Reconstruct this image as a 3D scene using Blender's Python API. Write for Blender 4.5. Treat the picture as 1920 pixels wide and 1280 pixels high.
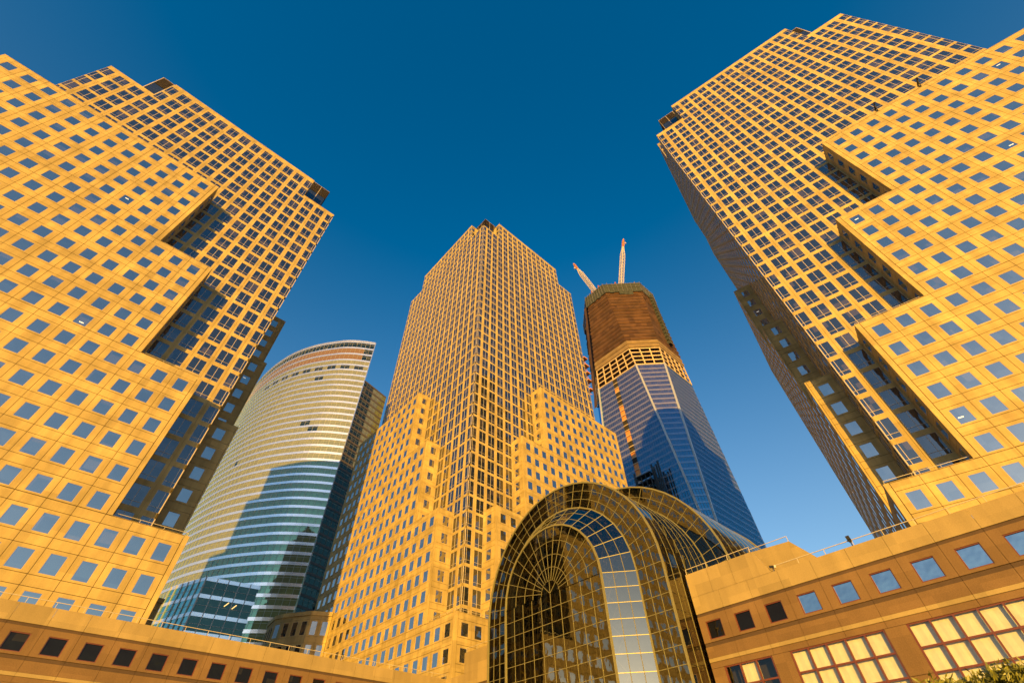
import bpy, math, random
import numpy as np
from mathutils import Matrix, Vector
random.seed(7); rng = np.random.default_rng(7)
for o in list(bpy.data.objects): bpy.data.objects.remove(o)
scene = bpy.context.scene
COL = scene.collection
ZO = 1.7                                   # eye height: measured heights are relative to the eye

# ------------------------------------------------------------------ camera
PITCH, ROLL, AZE = math.radians(47.897), math.radians(-1.575), math.radians(46.654)
FPX = 850.82                               # focal length for a 1920 px wide frame
def cam_axes():
    f = np.array([0, math.cos(PITCH), math.sin(PITCH)]); r = np.array([1., 0, 0]); u = np.array([0, -math.sin(PITCH), math.cos(PITCH)])
    r2 = math.cos(ROLL)*r + math.sin(ROLL)*u; u2 = -math.sin(ROLL)*r + math.cos(ROLL)*u
    ex = np.array([math.sin(AZE), math.cos(AZE), 0]); ey = np.array([math.sin(AZE-math.pi/2), math.cos(AZE-math.pi/2), 0]); ez = np.array([0, 0, 1.])
    M = np.array([ex, ey, ez]); return M@f, M@r2, M@u2
CF, CR, CU = cam_axes()
CAMPOS = np.array([0, 0, ZO])
cam = bpy.data.cameras.new('camera'); camo = bpy.data.objects.new('camera', cam); COL.objects.link(camo)
camo.matrix_world = Matrix(((CR[0], CU[0], -CF[0], 0), (CR[1], CU[1], -CF[1], 0), (CR[2], CU[2], -CF[2], ZO), (0, 0, 0, 1)))
cam.sensor_width = 36; cam.lens = FPX/1920*36; cam.clip_start = .1; cam.clip_end = 20000
scene.camera = camo
def pix(X):
    d = np.asarray(X)-CAMPOS; w = d@CF
    if w < .5: return None
    return 960+FPX*(d@CR)/w, 640-FPX*(d@CU)/w

# ------------------------------------------------------------------ sky, sun, exposure
SUN_EL, SUN_ROT = math.radians(6.0), math.radians(225.5)
world = bpy.data.worlds.new('World'); scene.world = world; world.use_nodes = True
nt = world.node_tree; bg = nt.nodes['Background']
sky = nt.nodes.new('ShaderNodeTexSky'); sky.sky_type = 'NISHITA'; sky.sun_disc = False
sky.sun_elevation = SUN_EL; sky.sun_rotation = SUN_ROT; sky.altitude = 0
sky.air_density = 1.0; sky.dust_density = 1.0; sky.ozone_density = 3.0
hs = nt.nodes.new('ShaderNodeHueSaturation'); hs.inputs['Saturation'].default_value = 1.26; hs.inputs['Value'].default_value = 1.0; hs.inputs['Hue'].default_value = .495
tc = nt.nodes.new('ShaderNodeTexCoord'); sx = nt.nodes.new('ShaderNodeSeparateXYZ'); nt.links.new(tc.outputs['Generated'], sx.inputs[0])
sm = nt.nodes.new('ShaderNodeMapRange'); sm.inputs[1].default_value = .30; sm.inputs[2].default_value = .92; sm.inputs[3].default_value = .92; sm.inputs[4].default_value = 1.32
nt.links.new(sx.outputs[2], sm.inputs[0]); nt.links.new(sm.outputs[0], hs.inputs['Saturation'])
nt.links.new(sky.outputs[0], hs.inputs['Color']); nt.links.new(hs.outputs[0], bg.inputs['Color'])
bg.inputs['Strength'].default_value = 0.15
sun = bpy.data.lights.new('sun', 'SUN'); suno = bpy.data.objects.new('sun', sun); COL.objects.link(suno)
sun.energy = 5.0; sun.angle = math.radians(.53); sun.color = (1.0, .545, .055)
sd = Vector((math.sin(SUN_ROT)*math.cos(SUN_EL), math.cos(SUN_ROT)*math.cos(SUN_EL), math.sin(SUN_EL)))
suno.rotation_euler = sd.to_track_quat('Z', 'Y').to_euler()
scene.view_settings.view_transform = 'Standard'; scene.view_settings.look = 'None'
scene.view_settings.exposure = 0.98; scene.view_settings.gamma = 1.0
scene.cycles.max_bounces = 8; scene.cycles.diffuse_bounces = 1; scene.cycles.transparent_max_bounces = 12

# ------------------------------------------------------------------ materials
def N(m, t): return m.node_tree.nodes.new(t)
def mat_new(name):
    m = bpy.data.materials.new(name); m.use_nodes = True
    return m, m.node_tree.nodes['Principled BSDF'], m.node_tree.links
def simple(name, col, rough=.6, metal=0., spec=.5, var=.0, vscale=1.5):
    m, b, L = mat_new(name)
    b.inputs['Base Color'].default_value = (*col, 1); b.inputs['Roughness'].default_value = rough; b.inputs['Metallic'].default_value = metal
    b.inputs['Specular IOR Level'].default_value = spec
    if var:
        g = N(m, 'ShaderNodeNewGeometry'); n = N(m, 'ShaderNodeTexNoise'); n.inputs['Scale'].default_value = vscale; n.inputs['Detail'].default_value = 5
        L.new(g.outputs['Position'], n.inputs['Vector'])
        mr = N(m, 'ShaderNodeMapRange'); mr.inputs[3].default_value = 1-var; mr.inputs[4].default_value = 1+var; mr.inputs[1].default_value = .25; mr.inputs[2].default_value = .75
        L.new(n.outputs['Fac'], mr.inputs[0])
        mx = N(m, 'ShaderNodeVectorMath'); mx.operation = 'SCALE'; mx.inputs[0].default_value = col
        L.new(mr.outputs[0], mx.inputs['Scale']); L.new(mx.outputs[0], b.inputs['Base Color'])
    return m
def stone(name, col, grain=.10, mottle=.10, streak=.10, rough=.8):
    m, b, L = mat_new(name)
    g = N(m, 'ShaderNodeNewGeometry')
    def noise(scale, vec=None, detail=4):
        n = N(m, 'ShaderNodeTexNoise'); n.inputs['Scale'].default_value = scale; n.inputs['Detail'].default_value = detail
        L.new(vec or g.outputs['Position'], n.inputs['Vector']); return n.outputs['Fac']
    def rng_(o, a):
        r = N(m, 'ShaderNodeMapRange'); r.inputs[1].default_value = .25; r.inputs[2].default_value = .75; r.inputs[3].default_value = 1-a; r.inputs[4].default_value = 1+a
        L.new(o, r.inputs[0]); return r.outputs[0]
    mp = N(m, 'ShaderNodeMapping'); mp.inputs['Scale'].default_value = (1.1, 1.1, .07); L.new(g.outputs['Position'], mp.inputs['Vector'])
    sn = N(m, 'ShaderNodeVectorMath'); sn.operation = 'SNAP'; sn.inputs[1].default_value = (3.05, 3.05, 1.94); L.new(g.outputs['Position'], sn.inputs[0])
    wn = N(m, 'ShaderNodeTexWhiteNoise'); L.new(sn.outputs[0], wn.inputs['Vector'])
    pr = N(m, 'ShaderNodeMapRange'); pr.inputs[3].default_value = .86; pr.inputs[4].default_value = 1.10; L.new(wn.outputs['Value'], pr.inputs[0])
    cur = pr.outputs[0]
    for f in (rng_(noise(.30), mottle), rng_(noise(14., detail=6), grain), rng_(noise(1.0, mp.outputs[0]), streak)):
        mm = N(m, 'ShaderNodeMath'); mm.operation = 'MULTIPLY'; L.new(cur, mm.inputs[0]); L.new(f, mm.inputs[1]); cur = mm.outputs[0]
    mx = N(m, 'ShaderNodeVectorMath'); mx.operation = 'SCALE'; mx.inputs[0].default_value = col
    L.new(cur, mx.inputs['Scale']); L.new(mx.outputs[0], b.inputs['Base Color'])
    b.inputs['Roughness'].default_value = rough; b.inputs['Specular IOR Level'].default_value = .3
    bp = N(m, 'ShaderNodeBump'); bp.inputs['Strength'].default_value = .25; bp.inputs['Distance'].default_value = .02
    L.new(noise(9., detail=6), bp.inputs['Height']); L.new(bp.outputs[0], b.inputs['Normal'])
    return m
def glass(name, base, tint, f0=.25, wob=.012, blind=(.30, .27, .22), pblind=.0, wscale=.35, tilt=.008):
    """tinted coated glass: dark interior or drawn blind behind a clear reflecting front"""
    m, b, L = mat_new(name); nodes = m.node_tree.nodes; nodes.remove(b)
    out = nodes['Material Output']
    g = N(m, 'ShaderNodeNewGeometry')
    sn = N(m, 'ShaderNodeVectorMath'); sn.operation = 'SNAP'; sn.inputs[1].default_value = (1.525, 1.525, 1.29); L.new(g.outputs['Position'], sn.inputs[0])
    wn = N(m, 'ShaderNodeTexWhiteNoise'); L.new(sn.outputs[0], wn.inputs['Vector'])
    lt = N(m, 'ShaderNodeMath'); lt.operation = 'LESS_THAN'; lt.inputs[1].default_value = pblind; L.new(wn.outputs['Value'], lt.inputs[0])
    mx = N(m, 'ShaderNodeMix'); mx.data_type = 'RGBA'; mx.inputs[6].default_value = (*base, 1); mx.inputs[7].default_value = (*blind, 1)
    L.new(lt.outputs[0], mx.inputs[0])
    df = N(m, 'ShaderNodeBsdfDiffuse'); L.new(mx.outputs[2], df.inputs['Color'])
    gl = N(m, 'ShaderNodeBsdfGlossy'); gl.inputs['Color'].default_value = (*tint, 1); gl.inputs['Roughness'].default_value = .015
    n = N(m, 'ShaderNodeTexNoise'); n.inputs['Scale'].default_value = wscale; n.inputs['Detail'].default_value = 2; L.new(g.outputs['Position'], n.inputs['Vector'])
    bp = N(m, 'ShaderNodeBump'); bp.inputs['Strength'].default_value = 1.0; bp.inputs['Distance'].default_value = wob; L.new(n.outputs['Fac'], bp.inputs['Height']); L.new(bp.outputs[0], gl.inputs['Normal'])
    sb = N(m, 'ShaderNodeVectorMath'); sb.operation = 'SUBTRACT'; sb.inputs[1].default_value = (.5, .5, .5); L.new(wn.outputs['Color'], sb.inputs[0])
    ml_ = N(m, 'ShaderNodeVectorMath'); ml_.operation = 'SCALE'; ml_.inputs['Scale'].default_value = tilt; L.new(sb.outputs[0], ml_.inputs[0])
    ad = N(m, 'ShaderNodeVectorMath'); L.new(g.outputs['Normal'], ad.inputs[0]); L.new(ml_.outputs[0], ad.inputs[1])
    nz = N(m, 'ShaderNodeVectorMath'); nz.operation = 'NORMALIZE'; L.new(ad.outputs[0], nz.inputs[0]); L.new(nz.outputs[0], bp.inputs['Normal'])
    lw = N(m, 'ShaderNodeLayerWeight'); lw.inputs['Blend'].default_value = .5
    mr = N(m, 'ShaderNodeMath'); mr.operation = 'POWER'; mr.inputs[1].default_value = 3.0; L.new(lw.outputs['Facing'], mr.inputs[0])
    m2 = N(m, 'ShaderNodeMapRange'); m2.inputs[3].default_value = f0; m2.inputs[4].default_value = 1.0; L.new(mr.outputs[0], m2.inputs[0])
    ms = N(m, 'ShaderNodeMixShader'); L.new(m2.outputs[0], ms.inputs[0]); L.new(df.outputs[0], ms.inputs[1]); L.new(gl.outputs[0], ms.inputs[2])
    L.new(ms.outputs[0], out.inputs['Surface']); return m
def clear_glass(name, trans, tint, f0=.08, wob=.01, wscale=.5):
    m, b, L = mat_new(name); nodes = m.node_tree.nodes; nodes.remove(b); out = nodes['Material Output']
    g = N(m, 'ShaderNodeNewGeometry')
    tr = N(m, 'ShaderNodeBsdfTransparent'); tr.inputs['Color'].default_value = (*trans, 1)
    gl = N(m, 'ShaderNodeBsdfGlossy'); gl.inputs['Color'].default_value = (*tint, 1); gl.inputs['Roughness'].default_value = .02
    n = N(m, 'ShaderNodeTexNoise'); n.inputs['Scale'].default_value = wscale; n.inputs['Detail'].default_value = 2; L.new(g.outputs['Position'], n.inputs['Vector'])
    bp = N(m, 'ShaderNodeBump'); bp.inputs['Distance'].default_value = wob; L.new(n.outputs['Fac'], bp.inputs['Height']); L.new(bp.outputs[0], gl.inputs['Normal'])
    lw = N(m, 'ShaderNodeLayerWeight'); lw.inputs['Blend'].default_value = .5
    mr = N(m, 'ShaderNodeMath'); mr.operation = 'POWER'; mr.inputs[1].default_value = 3.0; L.new(lw.outputs['Facing'], mr.inputs[0])
    m2 = N(m, 'ShaderNodeMapRange'); m2.inputs[3].default_value = f0; m2.inputs[4].default_value = 1.0; L.new(mr.outputs[0], m2.inputs[0])
    ms = N(m, 'ShaderNodeMixShader'); L.new(m2.outputs[0], ms.inputs[0]); L.new(tr.outputs[0], ms.inputs[1]); L.new(gl.outputs[0], ms.inputs[2])
    L.new(ms.outputs[0], out.inputs['Surface']); return m
MT = {
 'stone': stone('granite_panel', (.375, .276, .110), mottle=.19, streak=.20),  # mottle also paints in large patches of reflected glow
 'podium': stone('podium_granite_with_shade', (.155, .092, .042), grain=.16, mottle=.14, streak=.08),  # darker granite, with the shade on the low walls put into its colour
 'band': stone('dark_granite_band', (.072, .044, .028), grain=.14),
 'pale': stone('pale_granite', (.285, .21, .095), grain=.10),
 'joint': simple('recessed_joint', (.11, .085, .065), .9),
 'mull': simple('bronze_mullion', (.44, .37, .30), .45, .0, .5),
 'frame': simple('window_frame_alu', (.36, .27, .20), .45),
 'win': glass('window_glass', (.018, .024, .030), (.95, .93, .90), .44, blind=(.05, .048, .045), pblind=.1, tilt=.02),
 'winT': glass('tower_glass_dim_reflection', (.012, .015, .020), (.75, .76, .78), .20, blind=(.05, .042, .038), pblind=.15, tilt=.02),  # window glass copy, tint dimmed to paint the darker sky it reflects
 'rail': simple('painted_railing', (.42, .36, .28), .5),
 'louv': simple('penthouse_louvre', (.10, .07, .05), .6, var=.2),
 'pent': glass('penthouse_glass', (.02, .025, .03), (.45, .5, .55), .2),
 'redframe': simple('red_brown_frame', (.115, .030, .016), .45),
 'skywin': glass('podium_glass_sky_reflection', (.012, .014, .016), (.85, .92, .95), .5, wob=.05, wscale=.8),  # podium glass with a bright sky reflection put into its tint
 'darkwin': glass('podium_glass_dark_reflection', (.006, .005, .004), (.55, .48, .40), .04, wob=.05, wscale=.8, pblind=.1, blind=(.016, .014, .01)),  # same podium glass with a dark reflection put into its tint
 'clear': clear_glass('clear_window', (.86, .84, .76), (.9, .9, .9), .05),
 'curtain': simple('white_curtain', (.66, .66, .60), .9, var=.08, vscale=2.5),
 'dark': simple('dark_interior', (.02, .017, .013), .9),
 'copper': simple('copper_dome', (.18, .30, .24), .6),
 'wgglass': clear_glass('conservatory_glass', (.13, .122, .075), (.80, .80, .70), .15, wob=.006, wscale=.7),
 'wgpale': clear_glass('vault_glass_sky_reflection', (.15, .145, .10), (.88, .88, .78), .15, wob=.004, wscale=.7),  # copy of the vault glass, tint raised to carry the pale sky reflection
 'wgmull': simple('olive_gold_mullion', (.21, .19, .09), .45, .3),
 'wgtruss': simple('white_truss', (.75, .68, .42), .5),
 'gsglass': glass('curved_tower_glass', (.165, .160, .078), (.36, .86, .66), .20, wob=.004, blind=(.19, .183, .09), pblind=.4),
 'gsdark': glass('tower_dark_glass', (.008, .012, .010), (.34, .62, .54), .12, wob=.02, blind=(.05, .05, .03), pblind=.15),
 'gsorange': glass('amber_louvre_glass', (.15, .09, .045), (.8, .8, .7), .06, blind=(.16, .095, .05)),
 'gsband': simple('white_metal_spandrel', (.86, .88, .92), .25, .85, .5, var=.04, vscale=.4), 'gsteal': glass('teal_reflection_block_glass', (.02, .05, .05), (.45, .95, .95), .5, wob=.02),  # teal copy: the block's bright west reflection put into the glass
 'gsmull': simple('silver_mullion', (.34, .34, .33), .4, .3), 'gsbandshade': simple('shade_toned_spandrel', (.085, .07, .065), .4), 'gsmullshade': simple('shade_toned_mullion', (.10, .095, .09), .4),  # side spandrel and mullion darkened to hold the side's shade
 'wtcglass': glass('blue_tower_glass', (.035, .037, .055), (.09, .55, .85), .38, wob=.004, blind=(.07, .065, .075), pblind=.3),
 'wtcband': glass('tower_spandrel_glass', (.185, .172, .185), (.09, .55, .85), .36, wob=.004, blind=(.21, .19, .20), pblind=.3),
 'wtcedge': simple('steel_edge_trim', (.55, .54, .53), .35, .4),
 'steel': simple('primed_steel', (.48, .35, .20), .6, var=.12, vscale=.3),
 'slab': simple('concrete_slab', (.30, .20, .13), .9, var=.15),
 'net': simple('brown_debris_net', (.072, .032, .014), .95, var=.5, vscale=.16),
 'net2': simple('dark_debris_net', (.05, .02, .009), .95, var=.5, vscale=.25),
 'netpale': simple('pale_debris_net', (.19, .125, .06), .95, var=.25, vscale=.3),
 'wtcmull': simple('blue_grey_mullion', (.10, .11, .13), .4, .2),
 'green': simple('green_screen', (.03, .034, .028), .9, var=.35, vscale=.4),
 'crane': simple('crane_white', (.62, .55, .48), .5), 'craneor': simple('crane_orange', (.55, .22, .05), .5),
 'cable': simple('steel_cable', (.12, .11, .10), .5), 'red': simple('red_column', (.30, .08, .05), .6),
 'black': simple('black_metal', (.02, .02, .02), .5),
 'pave': stone('plaza_paving', (.30, .27, .23)), 'leaf': simple('hedge_leaf', (.16, .16, .02), .5, var=.4, vscale=9.),
 'stem': simple('hedge_stem', (.06, .045, .025), .9), 'lamp': None,
}
m, b, L = mat_new('ceiling_lamp'); b.inputs['Emission Color'].default_value = (1, .93, .78, 1); b.inputs['Emission Strength'].default_value = .3; MT['lamp'] = m
m, b, L = mat_new('amber_lamp'); b.inputs['Emission Color'].default_value = (1, .55, .12, 1); b.inputs['Emission Strength'].default_value = .9; MT['amber'] = m
MATS = list(MT.keys()); MI = {k: i for i, k in enumerate(MATS)}

# ------------------------------------------------------------------ mesh kit
class T:
    """template mesh: quads with a material each"""
    def __init__(s): s.v = []; s.q = []; s.m = []; s.mesh = None; s.sub = None
    def quad(s, a, b, c, d, mat):
        i = len(s.v); s.v += [tuple(a), tuple(b), tuple(c), tuple(d)]; s.q.append((i, i+1, i+2, i+3)); s.m.append(MI[mat]); return s
    def box(s, x0, x1, y0, y1, z0, z1, mat, skip=''):
        i = len(s.v)
        s.v += [(x0,y0,z0),(x1,y0,z0),(x1,y1,z0),(x0,y1,z0),(x0,y0,z1),(x1,y0,z1),(x1,y1,z1),(x0,y1,z1)]
        F = {'f':(0,1,5,4),'r':(1,2,6,5),'b':(2,3,7,6),'l':(3,0,4,7),'t':(4,5,6,7),'d':(3,2,1,0)}
        for k, f in F.items():
            if k not in skip: s.q.append(tuple(i+j for j in f)); s.m.append(MI[mat])
        return s
    def bar(s, a, b, w, mat, up=(0, 0, 1), h=None):
        a = np.array(a, float); b = np.array(b, float); d = b-a; l = np.linalg.norm(d)
        if l < 1e-6: return s
        d /= l; u = np.array(up, float); u -= d*(u@d)
        if np.linalg.norm(u) < 1e-3: u = np.array([1., 0, 0]); u -= d*(u@d)
        u /= np.linalg.norm(u); r = np.cross(d, u); h = h or w
        i = len(s.v)
        for p in (a, b):
            for sx, sy in ((-1,-1),(1,-1),(1,1),(-1,1)): s.v.append(tuple(p+r*sx*w/2+u*sy*h/2))
        for f in ((0,1,2,3),(7,6,5,4),(0,4,5,1),(1,5,6,2),(2,6,7,3),(3,7,4,0)): s.q.append(tuple(i+j for j in f)); s.m.append(MI[mat])
        return s
    def prism(s, poly, z0, z1, mat, topmat=None):
        n = len(poly)
        for i in range(n):
            a, b = poly[i], poly[(i+1) % n]
            s.quad((*a, z0), (*b, z0), (*b, z1), (*a, z1), mat)
        c = np.mean(np.array(poly), 0)
        for i in range(n):
            a, b = poly[i], poly[(i+1) % n]; mid = ((a[0]+b[0])/2, (a[1]+b[1])/2)
            s.quad((*a, z1), (*mid, z1), (*b, z1), (*c, z1), topmat or mat)
        return s
    def arr(s):
        return np.array(s.v, float).reshape(-1, 3), np.array(s.q, np.int32).reshape(-1, 4), np.array(s.m, np.int32)
def mesh_from(v, q, mi, name):
    used = sorted(set(mi.tolist())); remap = np.zeros(len(MATS), np.int32)
    for j, u in enumerate(used): remap[u] = j
    me = bpy.data.meshes.new(name)
    me.vertices.add(len(v)); me.vertices.foreach_set('co', v.astype(np.float32).ravel())
    me.loops.add(len(q)*4); me.loops.foreach_set('vertex_index', q.astype(np.int32).ravel())
    me.polygons.add(len(q)); me.polygons.foreach_set('loop_start', np.arange(0, len(q)*4, 4, dtype=np.int32)); me.polygons.foreach_set('loop_total', np.full(len(q), 4, np.int32))
    for u in used: me.materials.append(MT[MATS[u]])
    me.polygons.foreach_set('material_index', remap[mi]); me.update(calc_edges=True); me.shade_flat(); return me
ID = (np.eye(3), np.zeros(3))
def frame(b, pos):
    """face frame: local x along the face, local y inward (b), z up"""
    bx, by = b; return (np.array([[by, bx, 0], [-bx, by, 0], [0, 0, 1.]]), np.array(pos, float))
class Thing:
    def __init__(s, name, label, cat, loc=(0, 0, 0), group=None):
        s.root = bpy.data.objects.new(name, None); COL.objects.link(s.root); s.root.location = loc
        s.root['label'] = label; s.root['category'] = cat
        if group: s.root['group'] = group
        s.loc = np.array(loc, float); s.items = {}
    def part(s, name, t, M=ID, parent=None, kind=None, label=None):
        v, q, mi = t.arr()
        if not len(q): return None
        me = mesh_from(v, q, mi, name); o = bpy.data.objects.new(name, me); COL.objects.link(o); o.parent = parent or s.root
        R, p = M; p = p-s.loc if parent is None else p
        o.matrix_basis = Matrix([[*R[0], p[0]], [*R[1], p[1]], [*R[2], p[2]], [0, 0, 0, 1]])
        if kind: o['kind'] = kind
        if label: o['label'] = label
        return o
    def add(s, name, t, M=ID): s.items.setdefault(name, []).append((t, M))
    def finish(s, limit=300):
        for name, L in s.items.items():
            sc = []
            for t, (R, p) in L:
                if not hasattr(t, 'A'): t.A = t.arr(); t.lo = t.A[0].min(0); t.hi = t.A[0].max(0)
                pts = [R@np.array(c)+p for c in ((t.lo[0], t.lo[1], t.lo[2]), (t.hi[0], t.lo[1], t.lo[2]), (t.hi[0], t.lo[1], t.hi[2]), (t.lo[0], t.lo[1], t.hi[2]))]
                P = [pix(x) for x in pts]
                if any(x is None for x in P): sc.append(0); continue
                P = np.array(P); a = abs(sum(P[i][0]*P[(i+1) % 4][1]-P[(i+1) % 4][0]*P[i][1] for i in range(4)))/2
                c = P.mean(0)
                if not (-20 < c[0] < 1940 and -20 < c[1] < 1300): a *= .001
                sc.append(a)
            order = np.argsort(-np.array(sc), kind='stable')
            rest = []
            for r, i in enumerate(order):
                t, M = L[i]
                if r < limit or len(L) <= limit+10:
                    if t.mesh is None: t.mesh = mesh_from(*t.A, name)
                    o = bpy.data.objects.new(name, t.mesh); COL.objects.link(o); o.parent = s.root
                    R, p = M; p = p-s.loc
                    o.matrix_basis = Matrix([[*R[0], p[0]], [*R[1], p[1]], [*R[2], p[2]], [0, 0, 0, 1]])
                    if t.sub:
                        sn_, st = t.sub
                        if st.mesh is None: st.A = st.arr(); st.mesh = mesh_from(*st.A, sn_)
                        so = bpy.data.objects.new(sn_, st.mesh); COL.objects.link(so); so.parent = o
                else:
                    rest.append((t, M))
                    if t.sub:
                        st = t.sub[1]
                        if not hasattr(st, 'A'): st.A = st.arr()
                        rest.append((st, M))
            if rest:
                V = []; Q = []; MM = []; n = 0
                for t, (R, p) in rest:
                    v, q, mi = t.A; V.append(v@R.T+p-s.loc); Q.append(q+n); MM.append(mi); n += len(v)
                me = mesh_from(np.concatenate(V), np.concatenate(Q), np.concatenate(MM), name+'s_beyond')
                o = bpy.data.objects.new(name+'s_beyond', me); COL.objects.link(o); o.parent = s.root; o['kind'] = 'stuff'
def single(name, t, label, cat, group=None, kind=None):
    v, q, mi = t.arr(); o = bpy.data.objects.new(name, mesh_from(v, q, mi, name)); COL.objects.link(o)
    if kind: o['kind'] = kind
    if label: o['label'] = label
    if cat: o['category'] = cat
    if group: o['group'] = group
    return o

# ------------------------------------------------------------------ ground
t = T(); t.quad((-6000, -6000, 0), (6000, -6000, 0), (6000, 6000, 0), (-6000, 6000, 0), 'pave')
single('plaza_ground', t, None, None, kind='structure')

# ------------------------------------------------------------------ stone towers (one design, three sites)
BAY = 3.05; G = .05; MAR = .67
def block_cell(w, h, cx=0., ww=1.62, wh=2.15, glz='win'):
    """stone panel ring with a punched window, spandrel panel above; joints left open"""
    p = T(); x0, x1 = -w/2+G/2, w/2-G/2; zb, zt = -wh/2-.22, wh/2+.36
    p.box(x0, cx-ww/2, 0, .25, zb, zt, 'stone', 'b'); p.box(cx+ww/2, x1, 0, .25, zb, zt, 'stone', 'b')
    p.box(cx-ww/2, cx+ww/2, 0, .25, zb, -wh/2, 'stone', 'blr'); p.box(cx-ww/2, cx+ww/2, 0, .25, wh/2, zt, 'stone', 'blr')
    p.box(x0, x1, 0, .25, zt+G, zb+h-G, 'stone', 'b')
    g = T(); fr_ = T(); f = .045
    for a in ((-ww/2, -ww/2+f, -wh/2, wh/2), (ww/2-f, ww/2, -wh/2, wh/2), (-ww/2+f, ww/2-f, -wh/2, -wh/2+f), (-ww/2+f, ww/2-f, wh/2-f, wh/2)):
        fr_.box(cx+a[0], cx+a[1], .015, .16, a[2], a[3], 'frame', 'b')
    g.quad((cx-ww/2, .035, -wh/2), (cx+ww/2, .035, -wh/2), (cx+ww/2, .035, wh/2), (cx-ww/2, .035, wh/2), glz); g.sub = ('frame', fr_)
    return p, g
def tower_cell(h, w=BAY, ww=2.24, wh=3.12, edge=0, top=False):
    """edge=+1/-1: a corner bay whose window runs to that end"""
    p = T(); x0, x1 = -w/2, w/2
    a, b = (-ww/2, ww/2) if not edge else ((x0+.5, x1-.02) if edge > 0 else (x0+.02, x1-.5))
    if edge <= 0: p.box(b, x1-.015, 0, .25, -wh/2+.0, h-wh/2, 'stone', 'b')
    if edge >= 0: p.box(x0+.015, a, 0, .25, -wh/2, h-wh/2, 'stone', 'b')
    p.box(a, b if edge <= 0 else x1, 0, .25, wh/2, h-wh/2, 'stone', 'b') if edge >= 0 else p.box(x0, b, 0, .25, wh/2, h-wh/2, 'stone', 'b')
    g = T(); fr_ = T(); g.sub = ('frame', fr_); f = .035
    zs = -wh/2+.72
    def br(xa, xb, za, zb): fr_.box(xa, xb, .012, .16, za, zb, 'mull', 'b')
    mid = (a+b)/2 if not edge else (b-.55 if edge > 0 else a+.55)
    br(a, a+f, -wh/2, wh/2); br(b-f, b, -wh/2, wh/2); br(mid-.034, mid+.034, -wh/2, wh/2)
    for xa, xb in ((a+f, mid-.034), (mid+.034, b-f)):
        br(xa, xb, zs-.025, zs+.025); br(xa, xb, -wh/2, -wh/2+.03); br(xa, xb, wh/2-.03, wh/2)
        if top: br(xa, xb, wh/2-.75, wh/2-.69)
    g.quad((a, .05, -wh/2), (b, .05, -wh/2), (b, .05, wh/2), (a, .05, wh/2), 'winT')
    return p, g
def railing(th, a, b, z, inset=(0, 0)):
    a = np.array([a[0]+inset[0], a[1]+inset[1], z]); b = np.array([b[0]+inset[0], b[1]+inset[1], z]); t = T(); l = np.linalg.norm(b-a); n = max(1, int(l/2.4))
    for i in range(n+1):
        p = a+(b-a)*i/n; t.bar(p, p+np.array([0, 0, .55]), .05, 'rail')
    t.bar(a+np.array([0, 0, .55]), b+np.array([0, 0, .55]), .055, 'rail')
    th.part('railing', t)
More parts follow.
